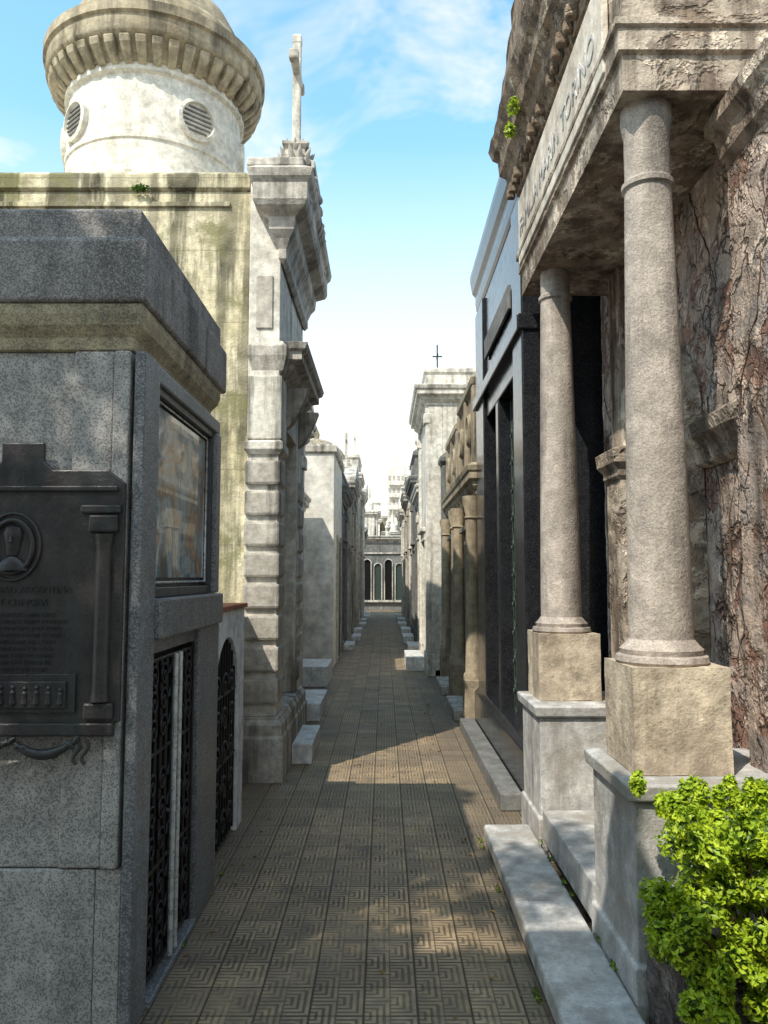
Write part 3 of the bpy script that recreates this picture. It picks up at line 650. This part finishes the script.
for xx in (-.95,.2,1.1): lathe(Eo,'urn','pale',xx,38.4,[(.12,3.65),(.12,3.8),(.05,3.85),(.16,4.05),(.1,4.2),(.02,4.35)],16)
# distant row behind: many small pale mausoleums, crosses and spires
random.seed(23)
for i in range(44):
    x=random.uniform(-10,10) if i<22 else random.uniform(-3.5,4); y=random.uniform(44,95); w=random.uniform(.45,1.3); h=random.uniform(3.8,5.6)+ (y-44)*.05
    e=empty('distant_mausoleum'); m=random.choice(['far','pale','far','pale2','brown','dgrey'])
    box(e,'body',m,x-w,x+w,y,y+3,0,h,.02); loft(e,'cornice','pale',(x-w,x+w,y,y+3),corn(h,.2,.35),.01)
    for s in (-.5,.5): prism(e,'window','void',arch(x+s*w-.15,x+s*w+.15,h-1.5,h-.5),'y',y-.004,y-.02,0)
    k=random.random()
    if k<.25: lathe(e,'cupola','far',x,y+1.5,[(w*.5,h+.33),(w*.5,h+.8)]+[(w*.5*math.cos(rad(t)),h+.8+w*.5*math.sin(rad(t))) for t in range(0,88,10)]+[(.04,h+.9+w*.5),(.02,h+1.6+w*.5)],28)
    elif k<.5: prism(e,'pediment','pale',[(x-w-.1,h+.33),(x+w+.1,h+.33),(x,h+1.1)],'y',y-.1,y+3,.01); cross(e,x,y+.4,h+.9,1.0,'pale',.1,'x')
    elif k<.75: loft(e,'upper_stage','far',(x-w*.6,x+w*.6,y+.5,y+2.2),[(0,h+.3),(0,h+1.3),(.1,h+1.4),(.1,h+1.5),(-.3,h+1.8)],.01); cross(e,x,y+1,h+1.7,.9,'pale',.1,'x')
    else: lathe(e,'spire','pale',x,y+1.5,[(.4,h+.3),(.35,h+.9),(.12,h+1),(.02,h+2.2)],12)
def tower(x,y,w,h,d=10,m='far'):
    e=empty('apartment_building'); box(e,'body',m,x-w/2,x+w/2,y,y+d,0,h,.05)
    nf=int(h/3)
    for i in range(nf):
        for k in range(4):
            xx=x-w/2+w*(k+.5)/4; box(e,'window','pale2',xx-w*.07,xx+w*.07,y-.06,y-.01,i*3+1.3,i*3+2.5,0)
        box(e,'balcony','far',x-w/2+.3,x+w/2-.3,y-.9,y-.02,i*3+.1,i*3+.9,0)
    box(e,'roof_box','far',x-w/4,x+w/4,y+2,y+6,h,h+2.6,.03)
tower(3.0,190,4.2,29); tower(-4.5,200,7,14); tower(14,220,12,20); tower(-18,190,9,16)
# ------------------------------------------------------------------ tombs behind / beside the camera
tomb('pale_mausoleum',-1,-2.9,.6,-.95,4.1,'pale','pale','flat',orn='urn',depth=3)
tomb('row_mausoleum',-1,-6.5,-3,-.95,4.0,'pale2','pale','flat',orn='urn',depth=3)
tomb('row_mausoleum',-1,-11,-6.6,-.95,5,'brown','pale','attic')
tomb('row_mausoleum',1,-3.2,.6,1.15,4.0,'pale2','pale','flat',depth=3)
tomb('row_mausoleum',1,-8,-3.3,1.0,4.6,'pale','pale','ped',depth=3)
# ------------------------------------------------------------------ sun / sky / camera
EL=50; AZ=36   # sun behind camera, to the left
sd=Vector((-math.sin(rad(AZ))*math.cos(rad(EL)),-math.cos(rad(AZ))*math.cos(rad(EL)),math.sin(rad(EL))))
sl=bpy.data.lights.new('sun','SUN'); sl.energy=5.0; sl.angle=rad(.5); sl.color=(1,.93,.80)
so=bpy.data.objects.new('sun',sl); scene.collection.objects.link(so); so.rotation_euler=(-sd).to_track_quat('-Z','Y').to_euler(); so.location=(0,0,30)
w=bpy.data.worlds.new('World'); scene.world=w; w.use_nodes=True; nt=NT(w.node_tree); nt.n.clear()
sky=nt.add('ShaderNodeTexSky',sky_type='NISHITA',sun_disc=False,sun_elevation=rad(EL),sun_rotation=rad(180+AZ),air_density=1.0,dust_density=.6,ozone_density=.8)
tc=nt.add('ShaderNodeTexCoord').outputs['Generated']
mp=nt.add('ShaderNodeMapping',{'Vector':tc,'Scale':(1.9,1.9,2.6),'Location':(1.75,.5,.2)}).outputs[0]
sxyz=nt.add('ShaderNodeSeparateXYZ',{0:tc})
fill_cloud=nt.step(sxyz.outputs[1],.1,-.5,0,.14)      # extra cloud added out of view behind the camera for neutral fill light
cl=nt.step(nt.math('ADD',nt.noise(mp,2.3,5,.62,.4),fill_cloud),.52,.74)
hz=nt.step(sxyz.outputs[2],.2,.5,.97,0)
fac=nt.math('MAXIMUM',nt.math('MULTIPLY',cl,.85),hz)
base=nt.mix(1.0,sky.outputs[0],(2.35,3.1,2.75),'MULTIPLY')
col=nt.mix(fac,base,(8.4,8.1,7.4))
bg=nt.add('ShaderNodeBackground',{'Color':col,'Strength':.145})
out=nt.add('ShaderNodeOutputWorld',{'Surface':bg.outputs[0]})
cam=bpy.data.cameras.new('Camera'); co=bpy.data.objects.new('Camera',cam); scene.collection.objects.link(co)
cam.sensor_fit='VERTICAL'; cam.sensor_height=36; cam.lens=780/1024*36; cam.clip_end=2000; cam.clip_start=.05
co.location=(0,0,1.6); co.rotation_euler=(rad(90+4.8),0,0); scene.camera=co
scene.view_settings.view_transform='Standard'; scene.view_settings.look='None'; scene.view_settings.exposure=0
